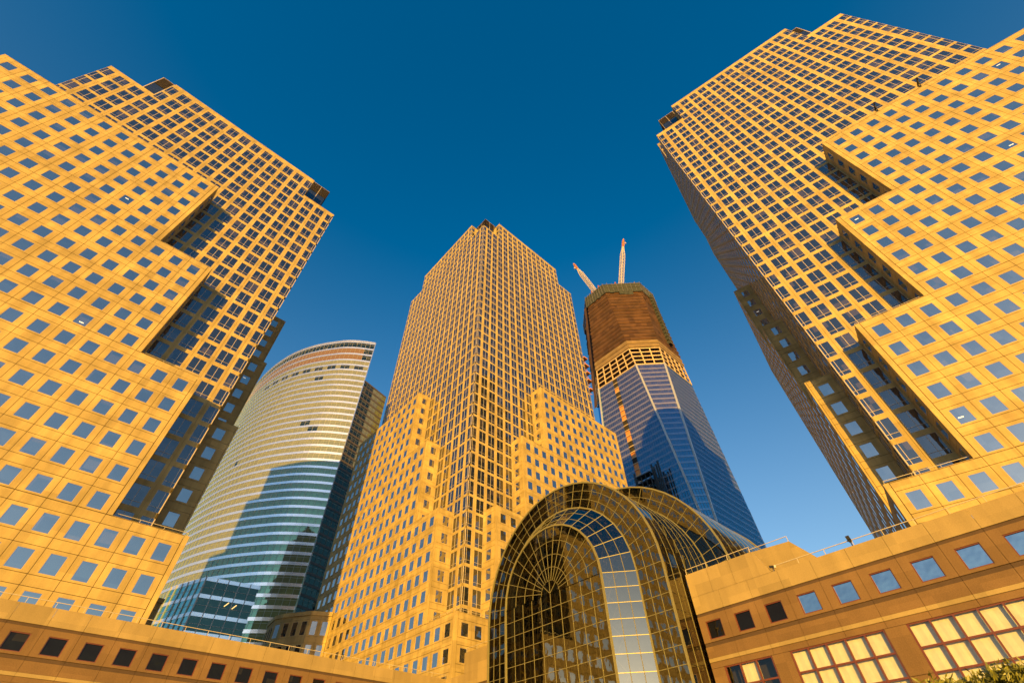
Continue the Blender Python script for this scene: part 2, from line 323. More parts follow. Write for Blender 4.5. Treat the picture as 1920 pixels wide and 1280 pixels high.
def stone_tower(name, label, org, ph, qh, o, r0, fh, K1, toff, top, crown, crown_top, pent, kmin=-3, bothB=True, Bend=None, rails=(), pinset=4.15, S=56.25, Ln=65.4, dome=None, twh=3.12):
    org = np.array(org, float); ph = np.array(ph, float); qh = np.array(qh, float)
    th = Thing(name, label, 'skyscraper', (*(org+ph*Ln/2+qh*Ln/2), 0))
    def W(p, q, z): return np.array([*(org+ph*p+qh*q), z])
    def boxW(t, p0, p1, q0, q1, z0, z1, mat):
        c = [W(p0, q0, 0)[:2], W(p1, q0, 0)[:2], W(p1, q1, 0)[:2], W(p0, q1, 0)[:2]]; t.prism(c, z0, z1, mat)
    z = lambda k: r0+fh*k+ZO
    ztop = [z(0)+2.65, z(6)+2.65, z(12)+2.65, z(18)+2.65]
    notch = [0, 3*BAY, 6*BAY, 9*BAY]; klo = [kmin, 1, 7, 13]; khi = [0, 6, 12, 18]
    bp, bw = block_cell(BAY, fh)
    wr = o-.30; rp, rw = block_cell(wr, fh)
    tp, tw = tower_cell(fh, wh=twh)
    e1p, e1w = tower_cell(fh, 2.2, edge=1, wh=twh); e2p, e2w = tower_cell(fh, 2.2, edge=-1, wh=twh)
    dh = (crown[1]-crown[0]); cp_, cw_ = tower_cell(dh, wh=dh-1.0, top=True); c1p, c1w = tower_cell(dh, 2.2, wh=dh-1.0, edge=1, top=True); c2p, c2w = tower_cell(dh, 2.2, wh=dh-1.0, edge=-1, top=True)
    core = T()
    for F in 'AB':
        # face F runs along d from the notched corner, inward normal n
        d, n = (ph, qh) if F == 'A' else (qh, ph)
        def P(u, v, zz): return np.array([*(org+d*u+n*v), zz])
        fr = lambda u, v, zz: frame(n, P(u, v, zz))
        along = frame(n, (0, 0, 0))[0][:, 0]; sgn = 1 if along[:2]@d > 0 else -1      # local x vs d
        if F == 'B' and not bothB: cells = False
        else: cells = True
        zprev = 0.
        for i in range(4):
            m = notch[i]
            zb = 0. if i == 0 else ztop[i-1]
            nb = int(round((Ln-m-2*MAR)/BAY))
            if cells:
                for k in range(klo[i], khi[i]+1):
                    for j in range(nb):
                        u = m+MAR+BAY*(j+.5)
                        th.add('stone_panel', bp, fr(u, 0, z(k))); th.add('window', bw, fr(u, 0, z(k)))
                zlo = z(klo[i])-1.295
                # end piers, parapet, plinth
                for ua, ub in ((m, m+MAR), (Ln-MAR, Ln)):
                    if F == 'B' and ua == 0: ua = .26
                    t = T(); a = P(ua, 0, 0)[:2]; b_ = P(ub-G, 0, 0)[:2]; c_ = P(ub-G, .25, 0)[:2]; e_ = P(ua, .25, 0)[:2]
                    t.prism([a, b_, c_, e_], zlo if i == 0 else zlo, ztop[i], 'stone'); th.part('corner_pier', t)
                t = T(); q0 = z(khi[i])-1.295+fh
                t.prism([P(m+MAR, 0, 0)[:2], P(Ln-MAR-G, 0, 0)[:2], P(Ln-MAR-G, .25, 0)[:2], P(m+MAR, .25, 0)[:2]], q0, ztop[i], 'stone'); th.part('parapet', t)
                if i:   # return wall of the notch, one window wide
                    nn = d
                    for k in range(klo[i], khi[i]+1):
                        pos = P(m, .28+wr/2, z(k)); M = frame(nn, pos)
                        th.add('stone_panel', rp, M); th.add('window', rw, M)
                    t = T(); t.prism([P(m, .28, 0)[:2], P(m, o, 0)[:2], P(m+.25, o, 0)[:2], P(m+.25, .28, 0)[:2]], q0, ztop[i], 'stone'); th.part('parapet', t)
                else:
                    t = T(); t.prism([P(0 if F == 'A' else .26, 0, 0)[:2], P(Ln, 0, 0)[:2], P(Ln, .25, 0)[:2], P(0 if F == 'A' else .26, .25, 0)[:2]], 0, zlo-.05, 'stone'); th.part('plinth', t)
            c = [P(m+.25, .25, 0)[:2], P(Ln-.1, .25, 0)[:2], P(Ln-.1, o+1, 0)[:2], P(m+.25, o+1, 0)[:2]]
            core.prism(c, zb-.3 if zb else 0, ztop[i]-.35, 'joint')
        # tower cells
        if cells:
            for k in range(1, K1+1):
                nu = 0. if k < 1 else (notch[1] if k <= 6 else notch[2] if k <= 12 else notch[3] if k <= 18 else 1e9)
                zz = z(k)+toff
                if nu > 0:
                    A_, B_ = ((e2p, e2w), (e1p, e1w)) if sgn > 0 else ((e1p, e1w), (e2p, e2w))
                    th.add('stone_panel', A_[0], fr(o+1.1, o, zz)); th.add('window', A_[1], fr(o+1.1, o, zz))
                    for j in range(17):
                        u = o+2.2+BAY*(j+.5)
                        if u-BAY/2 > nu+.5: break
                        th.add('stone_panel', tp, fr(u, o, zz)); th.add('window', tw, fr(u, o, zz))
                    if nu > 1e8:
                        th.add('stone_panel', B_[0], fr(o+S-1.1, o, zz)); th.add('window', B_[1], fr(o+S-1.1, o, zz))
            zt = z(K1)+toff-twh/2+fh
            for ua, ub in ((o, o+9.13), (o+S-9.13, o+S)):
                t = T(); ua2 = ua if (F == 'A' or ua > o) else o+.26
                t.prism([P(ua2, o, 0)[:2], P(ub, o, 0)[:2], P(ub, o+.25, 0)[:2], P(ua2, o+.25, 0)[:2]], zt, top+ZO, 'stone'); th.part('parapet', t)
            u0, u1 = o+9.15, o+S-9.15
            t = T(); t.prism([P(u0, o, 0)[:2], P(u1, o, 0)[:2], P(u1, o+.25, 0)[:2], P(u0, o+.25, 0)[:2]], zt, crown[0]+ZO-(dh-1)/2, 'stone'); th.part('parapet', t)
            for ck in crown:
                zz = ck+ZO
                A_, B_ = ((c2p, c2w), (c1p, c1w)) if sgn > 0 else ((c1p, c1w), (c2p, c2w))
                th.add('stone_panel', A_[0], fr(u0+1.1, o, zz)); th.add('window', A_[1], fr(u0+1.1, o, zz))
                th.add('stone_panel', B_[0], fr(u1-1.1, o, zz)); th.add('window', B_[1], fr(u1-1.1, o, zz))
                for j in range(11):
                    u = u0+2.2+(u1-u0-4.4)*(j+.5)/11
                    th.add('stone_panel', cp_, fr(u, o, zz)); th.add('window', cw_, fr(u, o, zz))
                # crown return at both ends
                for u, s_ in ((u0, 1), (u1, -1)):
                    M = frame(d*s_, P(u, o+.27+1.1, zz)); rs = ((M[0][:, 0][:2])@n) > 0
                    q_ = (c2p, c2w) if rs else (c1p, c1w)
                    th.add('stone_panel', q_[0], M); th.add('window', q_[1], M)
                    t = T(); t.prism([P(u, o+2.5, 0)[:2], P(u+s_*.25, o+2.5, 0)[:2], P(u+s_*.25, o+pinset+.1, 0)[:2], P(u, o+pinset+.1, 0)[:2]], zz-dh/2, zz+dh/2, 'stone'); th.part('crown_return', t)
            zc = crown[-1]+ZO-(dh-1)/2+dh
            t = T(); t.prism([P(u0, o, 0)[:2], P(u1, o, 0)[:2], P(u1, o+.25, 0)[:2], P(u0, o+.25, 0)[:2]], zc, crown_top+ZO, 'stone'); th.part('parapet', t)
            for u, s_ in ((u0, 1), (u1, -1)):
                t = T(); t.prism([P(u, o+.27, 0)[:2], P(u+s_*.25, o+.27, 0)[:2], P(u+s_*.25, o+pinset+.1, 0)[:2], P(u, o+pinset+.1, 0)[:2]], crown[-1]+ZO+dh/2, crown_top+ZO, 'stone'); th.part('parapet', t)
        core.prism([P(o+9.15+.25, o+.25, 0)[:2], P(o+S-9.15-.25, o+.25, 0)[:2], P(o+S-9.15-.25, o+8, 0)[:2], P(o+9.15+.25, o+8, 0)[:2]], top+ZO-2, crown_top+ZO-.35, 'joint')
    boxW(core, o+.25, o+S-.25, o+.25, o+S-.25, 0, top+ZO-.35, 'joint')
    core.prism([W(Ln-.05, .35, 0)[:2], W(Ln-.05, Ln-.1, 0)[:2], W(Ln-8, Ln-.1, 0)[:2], W(Ln-8, .35, 0)[:2]], 0, ztop[3]-.5, 'stone')
    core.prism([W(.4, Ln-.05, 0)[:2], W(Ln-.15, Ln-.05, 0)[:2], W(Ln-.15, Ln-8, 0)[:2], W(.4, Ln-8, 0)[:2]], 0, ztop[3]-.6, 'stone')
    th.part('core_wall', core)
    # penthouse: louvred glass box one step in
    i = o+pinset; t = T(); Sp = S-2*pinset; boxW(t, i+.12, i+Sp-.12, i+.12, i+Sp-.12, top+ZO-1, pent+ZO-.2, 'pent'); ph_ = th.part('penthouse', t)
    lv = T(); zp0, zp1 = top+ZO, pent+ZO
    for F in 'AB':
        d, n = (ph, qh) if F == 'A' else (qh, ph)
        def P(u, v, zz): return np.array([*(org+d*u+n*v), zz])
        for j in range(19):
            u = i+Sp*j/18; u = min(max(u, i+.06), i+Sp-.06); lv.bar(P(u, i+.06, zp0), P(u, i+.06, zp1), .16, 'mull', up=(*n, 0))
        for zz in np.arange(zp1-4.4, zp1, .55): lv.bar(P(i, i+.09, zz), P(i+Sp, i+.09, zz), .3, 'louv', h=.10)
        lv.bar(P(i, i+.05, zp1), P(i+Sp, i+.05, zp1), .2, 'mull')
    th.part('louvre_screen', lv, kind='stuff', parent=ph_)
    if dome:
        t = T(); c = W(o+S/2, o+S/2, 0); nr = 24
        for a in range(nr):
            for b2 in range(8):
                def Q(a_, b_):
                    f_ = b_/8*math.pi/2; r_ = dome[0]*math.cos(f_); g_ = 2*math.pi*a_/nr; return (c[0]+r_*math.cos(g_), c[1]+r_*math.sin(g_), pent+ZO+dome[1]*math.sin(f_))
                t.quad(Q(a, b2), Q(a+1, b2), Q(a+1, b2+1), Q(a, b2+1), 'copper')
        th.part('dome', t)
    for (F, i_, u0, u1) in rails:
        d, n = (ph, qh) if F == 'A' else (qh, ph)
        def P(u, v, zz): return np.array([*(org+d*u+n*v), zz])
        railing(th, P(u0, .5, 0), P(u1, .5, 0), ztop[i_])
    th.W = W; th.ztop = ztop
    return th
C12 = math.radians(12.0217)
ER = np.array([math.cos(C12), math.sin(C12)]); NR = np.array([-math.sin(C12), math.cos(C12)])
left = stone_tower('stone_tower', 'golden stone tower at the left with single squarish windows and stepped right flank', (8.85, 73.8), (-1, 0), (0, 1), 4.4, 26.0, 3.911, 24, -.1, 122.9, [124.0, 128.8], 132.65, 139.0, kmin=-3, bothB=True,
    rails=[('A', 0, .3, 9.0), ('A', 1, 9.4, 18), ('A', 2, 18.6, 27)])
centre = stone_tower('stone_tower', 'golden stone tower in the middle seen corner on, behind the glass vault', (53.1, 72.7), (1, 0), (0, 1), 4.3, 25.43, 3.876, 40, -.5, 182.35, [183.9, 187.8, 191.7], 194.9, 198.2, kmin=-5, pinset=3.8, twh=3.3,
    rails=[('A', 0, .3, 9.0), ('B', 0, .3, 9.0)])
right = stone_tower('stone_tower', 'golden stone tower at the right edge with recessed slots down its left flank', (*(ER*66.4+NR*-7.7),), tuple(-NR), tuple(ER), 4.1, 25.5, 3.883, 33, -.5, 156.7, [157.2, 161.8, 166.5], 170.2, 175.5, kmin=-3, dome=(19, 20),
    rails=[('A', 0, .3, 9.2), ('A', 1, 9.4, 18.4), ('A', 2, 18.6, 27.5)])
# ceiling lamps seen behind a few of the right and left tower's windows
for th, nm in ((right, 0), (left, 1)):
    lt = T(); lt.box(-.30, .25, .022, .03, -.07, .07, 'lamp'); cand = []
    pool = th.items['window']
    for t_, M in pool:
        P_ = pix(M[1])
        if P_ and 20 < P_[0] < 1900 and 60 < P_[1] < 1000 and t_.m[0] == MI['win']: cand.append(M)
    random.shuffle(cand)
    for M in cand[:12]:
        R, p = M; th.add('ceiling_lamp', lt, (R, p+R@np.array([random.uniform(-.35, .35), 0, random.uniform(-.75, .5)])))
left.finish(); centre.finish(); right.finish()

# ------------------------------------------------------------------ low podium wings
PW = 1.62; PH = 1.52
def podium_run(th, a, b, inward, z0off, big=None, ztop=16.65, skipwin=(), skyfrom=999):
    """a->b wall line (xy), stone courses of 3.05 m panels; inward = unit normal into the building"""
    a = np.array(a, float); b = np.array(b, float); d = b-a; l = np.linalg.norm(d); d /= l; n = np.array(inward, float)
    nb = max(1, int(round(l/BAY))); w = l/nb; Z = lambda zz: zz+ZO+z0off
    R = frame(n, (0, 0, 0))[0]
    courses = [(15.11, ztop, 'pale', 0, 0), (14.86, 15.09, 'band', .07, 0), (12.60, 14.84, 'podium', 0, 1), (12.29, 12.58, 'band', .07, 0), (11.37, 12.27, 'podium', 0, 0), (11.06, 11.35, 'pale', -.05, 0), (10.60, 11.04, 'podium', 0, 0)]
    for za, zb, mt, yy, win in courses:
        for j in range(nb):
            c = a+d*w*(j+.5); M = (R, np.array([c[0], c[1], 0.]))
            key = (mt, round(za, 2), win, round(w, 3), round(z0off, 2), round(zb, 2))
            if key not in TC:
                t = T(); x0, x1 = -w/2+.012, w/2-.012
                if not win: t.box(x0, x1, yy, .45, Z(za), Z(zb), mt)
                else:
                    zc = 13.57; h0, h1 = zc-PH/2, zc+PH/2
                    t.box(x0, -PW/2, 0, .45, Z(za), Z(zb), mt); t.box(PW/2, x1, 0, .45, Z(za), Z(zb), mt)
                    t.box(-PW/2, PW/2, 0, .45, Z(za), Z(h0), mt); t.box(-PW/2, PW/2, 0, .45, Z(h1), Z(zb), mt)
                TC[key] = t
            th.add('stone_panel', TC[key], M)
            if win:
                wm = 'skywin' if j >= skyfrom else 'darkwin'; kk = ('pw', round(z0off, 2), wm)
                if kk not in TC:
                    t = T(); f_ = T(); t.sub = ('frame', f_); zc = 13.57; f = .075; h0, h1 = Z(zc-PH/2), Z(zc+PH/2)
                    for x0, x1, y0, y1 in ((-PW/2, -PW/2+f, h0, h1), (PW/2-f, PW/2, h0, h1), (-PW/2+f, PW/2-f, h0, h0+f), (-PW/2+f, PW/2-f, h1-f, h1)):
                        f_.box(x0, x1, .06, .22, y0, y1, 'redframe')
                    t.quad((-PW/2, .16, h0), (PW/2, .16, h0), (PW/2, .16, h1), (-PW/2, .16, h1), wm); TC[kk] = t
                th.add('window', TC[kk], M)
    # below: plain granite with optional curtain-lined storefront windows (list of (u0,u1))
    zt = Z(10.58); segs = []; u = 0.
    for u0, u1 in sorted(big or []):
        segs.append((u, u0)); u = u1
    segs.append((u, l))
    P = lambda u, y: (a+d*u+n*y)
    for u0, u1 in segs:
        if u1-u0 < .05: continue
        m_ = max(1, int(round((u1-u0)/1.6)))
        for j in range(m_):
            ua, ub = u0+(u1-u0)*j/m_+.012, u0+(u1-u0)*(j+1)/m_-.012
            for z0, z1 in ((zt-3.0, zt), (zt-6.1, zt-3.03), (0, zt-6.13)):
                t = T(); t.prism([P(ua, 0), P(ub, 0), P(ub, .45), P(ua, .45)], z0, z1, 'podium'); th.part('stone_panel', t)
    for u0, u1 in (big or []):
        npn = int(round((u1-u0)/1.5)); wv = (u1-u0)/npn; rows = 4
        f = T(); z1 = zt-.02; z0 = z1-rows*1.5
        V = lambda u, y, z: (*P(u, y), z)
        for j in range(npn+1):
            u = min(max(u0+wv*j, u0+.06), u1-.06); f.bar(V(u, .14, z0), V(u, .14, z1), .13, 'redframe', up=(*n, 0), h=.16)
        for r in range(rows+1): f.bar(V(u0, .15, z0+1.5*r), V(u1, .15, z0+1.5*r), .15, 'redframe', up=(0, 0, 1), h=.13)
        wf = th.part('window_frame', f)
        for j in range(npn):
            for r in range(rows):
                t = T(); t.quad(V(u0+wv*j+.06, .15, z0+1.5*r+.06), V(u0+wv*(j+1)-.06, .15, z0+1.5*r+.06), V(u0+wv*(j+1)-.06, .15, z0+1.5*r+1.44), V(u0+wv*j+.06, .15, z0+1.5*r+1.44), 'clear'); th.part('pane', t, parent=wf)
        for j in range(npn):
            if (u0, j) in skipwin: continue
            t = T(); cs = 8
            for k in range(cs):
                ua, ub = u0+wv*(j+k/cs), u0+wv*(j+(k+1)/cs); ya, yb = .40+.012*math.sin(9*ua), .40+.012*math.sin(9*ub)
                t.quad(V(ua, ya, z0), V(ub, yb, z0), V(ub, yb, z1), V(ua, ya, z1), 'curtain')
            th.part('curtain', t)
        t = T(); t.prism([P(u0, 1.2), P(u1, 1.2), P(u1, 6), P(u0, 6)], 0, zt, 'dark'); th.part('room', t)
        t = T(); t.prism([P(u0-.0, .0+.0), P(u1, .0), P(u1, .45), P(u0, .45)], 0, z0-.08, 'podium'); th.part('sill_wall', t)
TC = {}
YP, XP = 68.2, 48.2
# left wing: faces south, then turns towards the viewer along the glass vault
lp = Thing('podium_wing', 'low reddish granite wing with small dark windows running along the bottom left', 'building', (10, 72, 0))
podium_run(lp, (-39.34, YP), (49.1, YP), (0, 1), .15)
podium_run(lp, (49.05, 68.6), (49.05, 52.5), (1, 0), .15, ztop=16.65)
t = T(); t.prism([(-39, YP+.45), (49.45, YP+.45), (49.45, 72.6), (-39, 72.6)], 0, 16.1+ZO, 'joint'); t.prism([(49.5, 52.5), (53, 52.5), (53, 72.6), (49.5, 72.6)], 0, 16.1+ZO, 'joint'); lp.part('core_wall', t)
# raised end parapet beside the vault
t = T(); t.prism([(49.05, 64.2), (49.05, 52.5), (49.5, 52.5), (49.5, 64.2)], 16.82+ZO, 19.4+ZO, 'pale'); lp.part('raised_parapet', t)
t = T(); t.quad((49.05, 64.2, 16.82+ZO), (49.05, 64.2, 19.4+ZO), (49.5, 64.2, 19.4+ZO), (49.5, 64.2, 16.82+ZO), 'pale'); lp.part('parapet_end', t)
railing(lp, (-39, YP+.2), (48.8, YP+.2), 16.8+ZO); railing(lp, (49.2, 64.0), (49.2, 54), 19.4+ZO)
lp.finish()
# right wing: faces west beside the vault, with curtained shop windows
rp_ = Thing('podium_wing', 'low granite wing at the bottom right with red framed curtained windows', 'building', (52, 5, 0))
YE = 25.15
podium_run(rp_, (XP, YE), (XP, YE-18*BAY), (1, 0), 0., big=[(YE-23.9, YE-19.3), (YE-17.7, YE-10.2), (YE-8.65, YE-1.1), (YE+.4, YE+7.9), (YE+9.5, YE+17)], skipwin={(YE-23.9, 0), (YE-23.9, 2)}, skyfrom=3)
t = T(); t.prism([(XP+6, YE-.4), (XP+6, YE-18*BAY), (XP+13, YE-18*BAY), (XP+13, YE-.4)], 0, 16.0+ZO, 'joint'); t.prism([(XP+.45, YE-.4), (XP+6.02, YE-.4), (XP+6.02, YE-18*BAY), (XP+.45, YE-18*BAY)], 10.62+ZO, 16.0+ZO, 'joint'); rp_.part('core_wall', t)
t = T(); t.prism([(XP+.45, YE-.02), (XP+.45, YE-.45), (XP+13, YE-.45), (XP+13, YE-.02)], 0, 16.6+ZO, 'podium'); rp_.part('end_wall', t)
for ya, yb in ((YE, YE-2.5), (YE-2.5, YE-5.0), (YE-5.0, YE-7.5)):
    t = T(); t.prism([(XP, ya-.012), (XP, yb+.012), (XP+.45, yb+.012), (XP+.45, ya-.012)], 16.67+ZO, 18.9+ZO, 'pale'); rp_.part('stone_panel', t)
t = T()          # curved shoulder where the raised parapet steps down
pts = [(0, 2.23), (.25, 2.0), (.55, 1.3), (.85, .65), (1.15, .02)]; zb_ = 16.67+ZO
for i in range(len(pts)-1):
    (u0, h0), (u1, h1) = pts[i], pts[i+1]; y0, y1 = YE-7.5-u0, YE-7.5-u1
    for x in (XP, XP+.45): t.quad((x, y0, zb_), (x, y1, zb_), (x, y1, zb_+h1), (x, y0, zb_+h0), 'pale')
    t.quad((XP, y0, zb_+h0), (XP, y1, zb_+h1), (XP+.45, y1, zb_+h1), (XP+.45, y0, zb_+h0), 'pale')
rp_.part('parapet_shoulder', t)
t = T(); x0 = 52.6           # rooftop plant box with one slanted flank
poly = [(19.5, 20.6), (15.1, 20.35), (13.5, 18.4), (13.5, 16.2), (19.5, 16.2)]
for i in range(5):
    a, b = poly[i], poly[(i+1) % 5]; t.quad((x0, a[0], a[1]+ZO), (x0, b[0], b[1]+ZO), (x0+4, b[0], b[1]+ZO), (x0+4, a[0], a[1]+ZO), 'pale')
t.quad(*[(x0, poly[i][0], poly[i][1]+ZO) for i in (0, 1, 2, 3)], 'pale'); t.quad(*[(x0, poly[i][0], poly[i][1]+ZO) for i in (0, 3, 4, 4)][:3]+[(x0, 16.5, 16.2+ZO)], 'pale'); rp_.part('roof_box', t)
railing(rp_, (XP+.2, YE-.1), (XP+.2, YE-7.4), 18.9+ZO); railing(rp_, (XP+.3, YE-8.8), (XP+.3, YE-18*BAY), 16.65+ZO); railing(rp_, (x0+.2, 19.4), (x0+.2, 15.2), 20.4+ZO)
rp_.finish()
# ------------------------------------------------------------------ glass vault (conservatory)
wg = Thing('glass_vault', 'glazed barrel vault with fan shaped end wall and telescoping arches', 'conservatory', (46, 39.4, 0))
YC, ZS = 39.4, 19.6+ZO
X1, R1, X2, RI, R2, X3, R3, X4 = 42.2, 7.8, 44.7, 10.7, 14.04, 54.9, 16.9, 72.0
def prof(r, n, rows):
    p = [(YC-r, ZS-1.5*i) for i in range(rows, 0, -1)]
    p += [(YC-r*math.cos(math.pi*i/n), ZS+r*math.sin(math.pi*i/n)) for i in range(n+1)]
    return p+[(YC+r, ZS-1.5*i) for i in range(1, rows+1)]
seg = set()
def edge(a, b):
    a = tuple(round(float(x), 3) for x in a); b = tuple(round(float(x), 3) for x in b)
    if a != b and (b, a) not in seg: seg.add((a, b))
def pane(p0, p1, p2, p3, gm='wgglass', arch=False):
    P = [np.array(p, float) for p in (p0, p1, p2, p3)]; c = sum(P)/4; t = T(); t.quad(*[(c+(p-c)*.97)-c for p in P], gm)
    wg.add('pane', t, (np.eye(3), c))
    if arch: edge(P[0], P[3]); edge(P[1], P[2])
    else:
        for i in range(4): edge(P[i], P[(i+1) % 4])
ROWS = 13
# end wall: grid below, fan above
for i in range(-5, 5):
    for r in range(ROWS):
        y0, y1 = YC+i*R1/5, YC+(i+1)*R1/5; pane((X1, y0, ZS-1.5*r-1.5), (X1, y1, ZS-1.5*r-1.5), (X1, y1, ZS-1.5*r), (X1, y0, ZS-1.5*r))
NF = 16; RR = [0, 1.45, 2.9, 4.35, 5.95, R1]
pol = lambda x, r, k, n: (x, YC-r*math.cos(math.pi*k/n), ZS+r*math.sin(math.pi*k/n))
for j in range(1, 5):
    for k in range(NF): pane(pol(X1, RR[j], k, NF), pol(X1, RR[j+1], k, NF), pol(X1, RR[j+1], k+1, NF), pol(X1, RR[j], k+1, NF))
for k in range(0, NF, 4): pane((X1, YC, ZS), pol(X1, RR[1], k, NF), pol(X1, RR[1], k+2, NF), pol(X1, RR[1], k+4, NF))
def strip(xa, ra, xb, rb, n, m, rows=ROWS, gm='wgglass', arch=False):
    A, B = prof(ra, n, rows), prof(rb, n, rows)
    L = lambda i, f: np.array([xa+(xb-xa)*f, A[i][0]+(B[i][0]-A[i][0])*f, A[i][1]+(B[i][1]-A[i][1])*f])
    for i in range(len(A)-1):
        for j in range(m): pane(L(i, j/m), L(i, (j+1)/m), L(i+1, (j+1)/m), L(i+1, j/m), gm, arch)
strip(X1, R1, X2, RI, NF, 3, gm='wgpale')
strip(X2, RI, X2, R2, 24, 3)
strip(X2, R2, X3, R2, 24, 7, arch=True)
strip(X3, R2, X3, R3, 26, 2)
strip(X3, R3, X4, R3, 24, 8, arch=True)
t = T()
for a, b in seg: t.bar(a, b, .055, 'wgmull')
wg.part('mullion_grid', t, kind='stuff')
for x, r, n, w in ((X1, R1, NF, .20), (X2, RI, NF, .16), (X2, R2, 24, .2), (X3, R2, 24, .16), (X3, R3, 26, .2), (X4, R3, 24, .2)):
    t = T(); p = prof(r, n, ROWS)
    for i in range(len(p)-1): t.bar((x, *p[i]), (x, *p[i+1]), w, 'wgmull')
    wg.part('arch_rib', t)
# trussed arches inside
def truss(x, r, n, rows=ROWS):
    t = T(); a, b = prof(r-.35, n, rows), prof(r-1.7, n, rows)
    for i in range(len(a)-1):
        t.bar((x, *a[i]), (x, *a[i+1]), .12, 'wgtruss'); t.bar((x, *b[i]), (x, *b[i+1]), .12, 'wgtruss')
        t.bar((x, *a[i]), (x, *b[i+1]), .09, 'wgtruss') if i % 2 else t.bar((x, *b[i]), (x, *a[i+1]), .09, 'wgtruss')
    return t
for x, r, n in ((43.6, 8.6, 16), (X2+.6, R2, 22), (47.6, R2, 22), (50.6, R2, 22), (53.6, R2, 22), (X3+.6, R3, 24), (58.5, R3, 24), (62, R3, 24), (66, R3, 24), (70, R3, 24)): wg.part('truss_arch', truss(x, r, n))
t = T()
for i in range(6, 38, 2):
    p = prof(R2-1.0, 22, ROWS)
    if i < len(p): t.bar((X2+.6, *p[i]), (X3, *p[i]), .10, 'wgtruss')
wg.part('purlin_set', t, kind='stuff')
t = T(); t.prism([(X4+.2, YC-R3), (X4+.2, YC+R3), (X4+1, YC+R3), (X4+1, YC-R3)], 0, ZS, 'dark'); wg.part('back_wall', t)
t = T()
for i in range(24):
    a, b = pol(X4+.3, R3, i, 24), pol(X4+.3, R3, i+1, 24); t.quad((X4+.3, YC, ZS), a, ((X4+.3), (a[1]+b[1])/2, (a[2]+b[2])/2), b, 'dark')
wg.part('back_gable', t)
wg.finish()
# ------------------------------------------------------------------ curved glass tower behind
CV = [(69.16, 199.57), (61.94, 203.76), (55.19, 208.97), (49.81, 215.10), (43.73, 223.28), (38.23, 232.85), (33.92, 243.54), (31.0, 254.84), (29.2, 266.0), (28.2, 277.0), (28.0, 290), (28.6, 305)]
def resample(pts, step):
    pts = np.array(pts, float); # Catmull-Rom smooth then equal arc steps
    q = np.vstack([2*pts[0]-pts[1], pts, 2*pts[-1]-pts[-2]]); out = []
    for i in range(1, len(q)-2):
        for u in np.linspace(0, 1, 12, endpoint=False):
            p0, p1, p2, p3 = q[i-1:i+3]; out.append(.5*((2*p1)+(-p0+p2)*u+(2*p0-5*p1+4*p2-p3)*u*u+(-p0+3*p1-3*p2+p3)*u**3))
    out.append(pts[-1]); out = np.array(out); s = np.r_[0, np.cumsum(np.linalg.norm(np.diff(out, axis=0), axis=1))]; n = int(s[-1]/step)
    g = np.linspace(0, s[-1], n+1); return np.c_[np.interp(g, s, out[:, 0]), np.interp(g, s, out[:, 1])]
cvp = resample(CV, 2.62)
gs = Thing('glass_tower', 'tall curved glass tower with white floor bands, lit yellow on its upper part', 'skyscraper', (60, 240, 0))
FL = [214.6-5.3*i for i in range(4)]; z = FL[-1]
while z > 30: z -= 4.1; FL.append(z)
ml = T()
def curtain(poly, zlist, topz, glassf, bandmat, mullw=.14, band=1.25, sub='glass_pane', nrm=None):
    for i in range(len(zlist)-1):
        z1, z0 = zlist[i]+ZO, zlist[i+1]+ZO
        bt = T()
        for k in range(len(poly)-1):
            a, b = poly[k], poly[k+1]; e = b-a; l = np.linalg.norm(e); e /= l; n = np.array([-e[1], e[0]]); n = n if (n@(np.array(nrm)-a)) > 0 else -n      # inward
            # white spandrel, proud of the glass
            o = -n*.12
            bt.quad((*(a+o), z1-band), (*(b+o), z1-band), (*(b+o), z1), (*(a+o), z1), bandmat); bt.quad((*(a+o), z1-band), (*(a+n*.3), z1-band), (*(b+n*.3), z1-band), (*(b+o), z1-band), bandmat); bt.quad((*(a+o), z1), (*(b+o), z1), (*(b+n*.3), z1), (*(a+n*.3), z1), bandmat)
            c = np.array([*((a+b)/2), (z0+z1-band)/2]); t = T(); hw, hh = l/2, (z1-band-z0)/2
            R = frame(n, (0, 0, 0))[0]
            gm = glassf(i, k); zs = hh-.55*hh
            t.quad((-hw, .03, -hh), (hw, .03, -hh), (hw, .03, zs-.04), (-hw, .03, zs-.04), gm); t.quad((-hw, .03, zs+.04), (hw, .03, zs+.04), (hw, .03, hh), (-hw, .03, hh), gm); t.box(-hw, hw, -.03, .05, zs-.045, zs+.045, 'gsmull', 'blr')
            gs.add(sub, t, (R, c))
        gs.part('spandrel_band', bt)
    for k in range(len(poly)):
        a = poly[k]; e = poly[min(k+1, len(poly)-1)]-poly[max(k-1, 0)]; n = np.array([-e[1], e[0]])/np.linalg.norm(e)
        ml.bar((*a, zlist[-1]+ZO), (*a, topz+ZO), mullw*.7, 'gsmullshade' if bandmat == 'gsbandshade' else 'gsmull', up=(*n, 0), h=.22)
ctr = np.array([80., 245.])
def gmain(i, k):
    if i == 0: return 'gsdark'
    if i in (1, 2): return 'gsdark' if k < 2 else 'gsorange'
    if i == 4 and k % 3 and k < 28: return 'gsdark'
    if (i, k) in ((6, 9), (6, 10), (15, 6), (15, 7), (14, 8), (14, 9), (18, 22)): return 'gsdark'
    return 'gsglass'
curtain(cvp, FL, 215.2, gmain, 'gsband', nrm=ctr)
side = resample([(69.16, 199.57), (78, 202.0), (86.6, 204.4)], 2.55)
FS = [183.2]; z = 183.2
while z > 30: z -= 4.1; FS.append(z)
curtain(side, FS, 183.4, lambda i, k: 'gsdark' if (k < 3 or i > 12) else 'gsglass', 'gsbandshade', sub='side_pane', band=1.0, nrm=ctr)  # the side's shade is painted in by dark panes, bands and mullions
gs.part('mullion_grid', ml, kind='stuff')
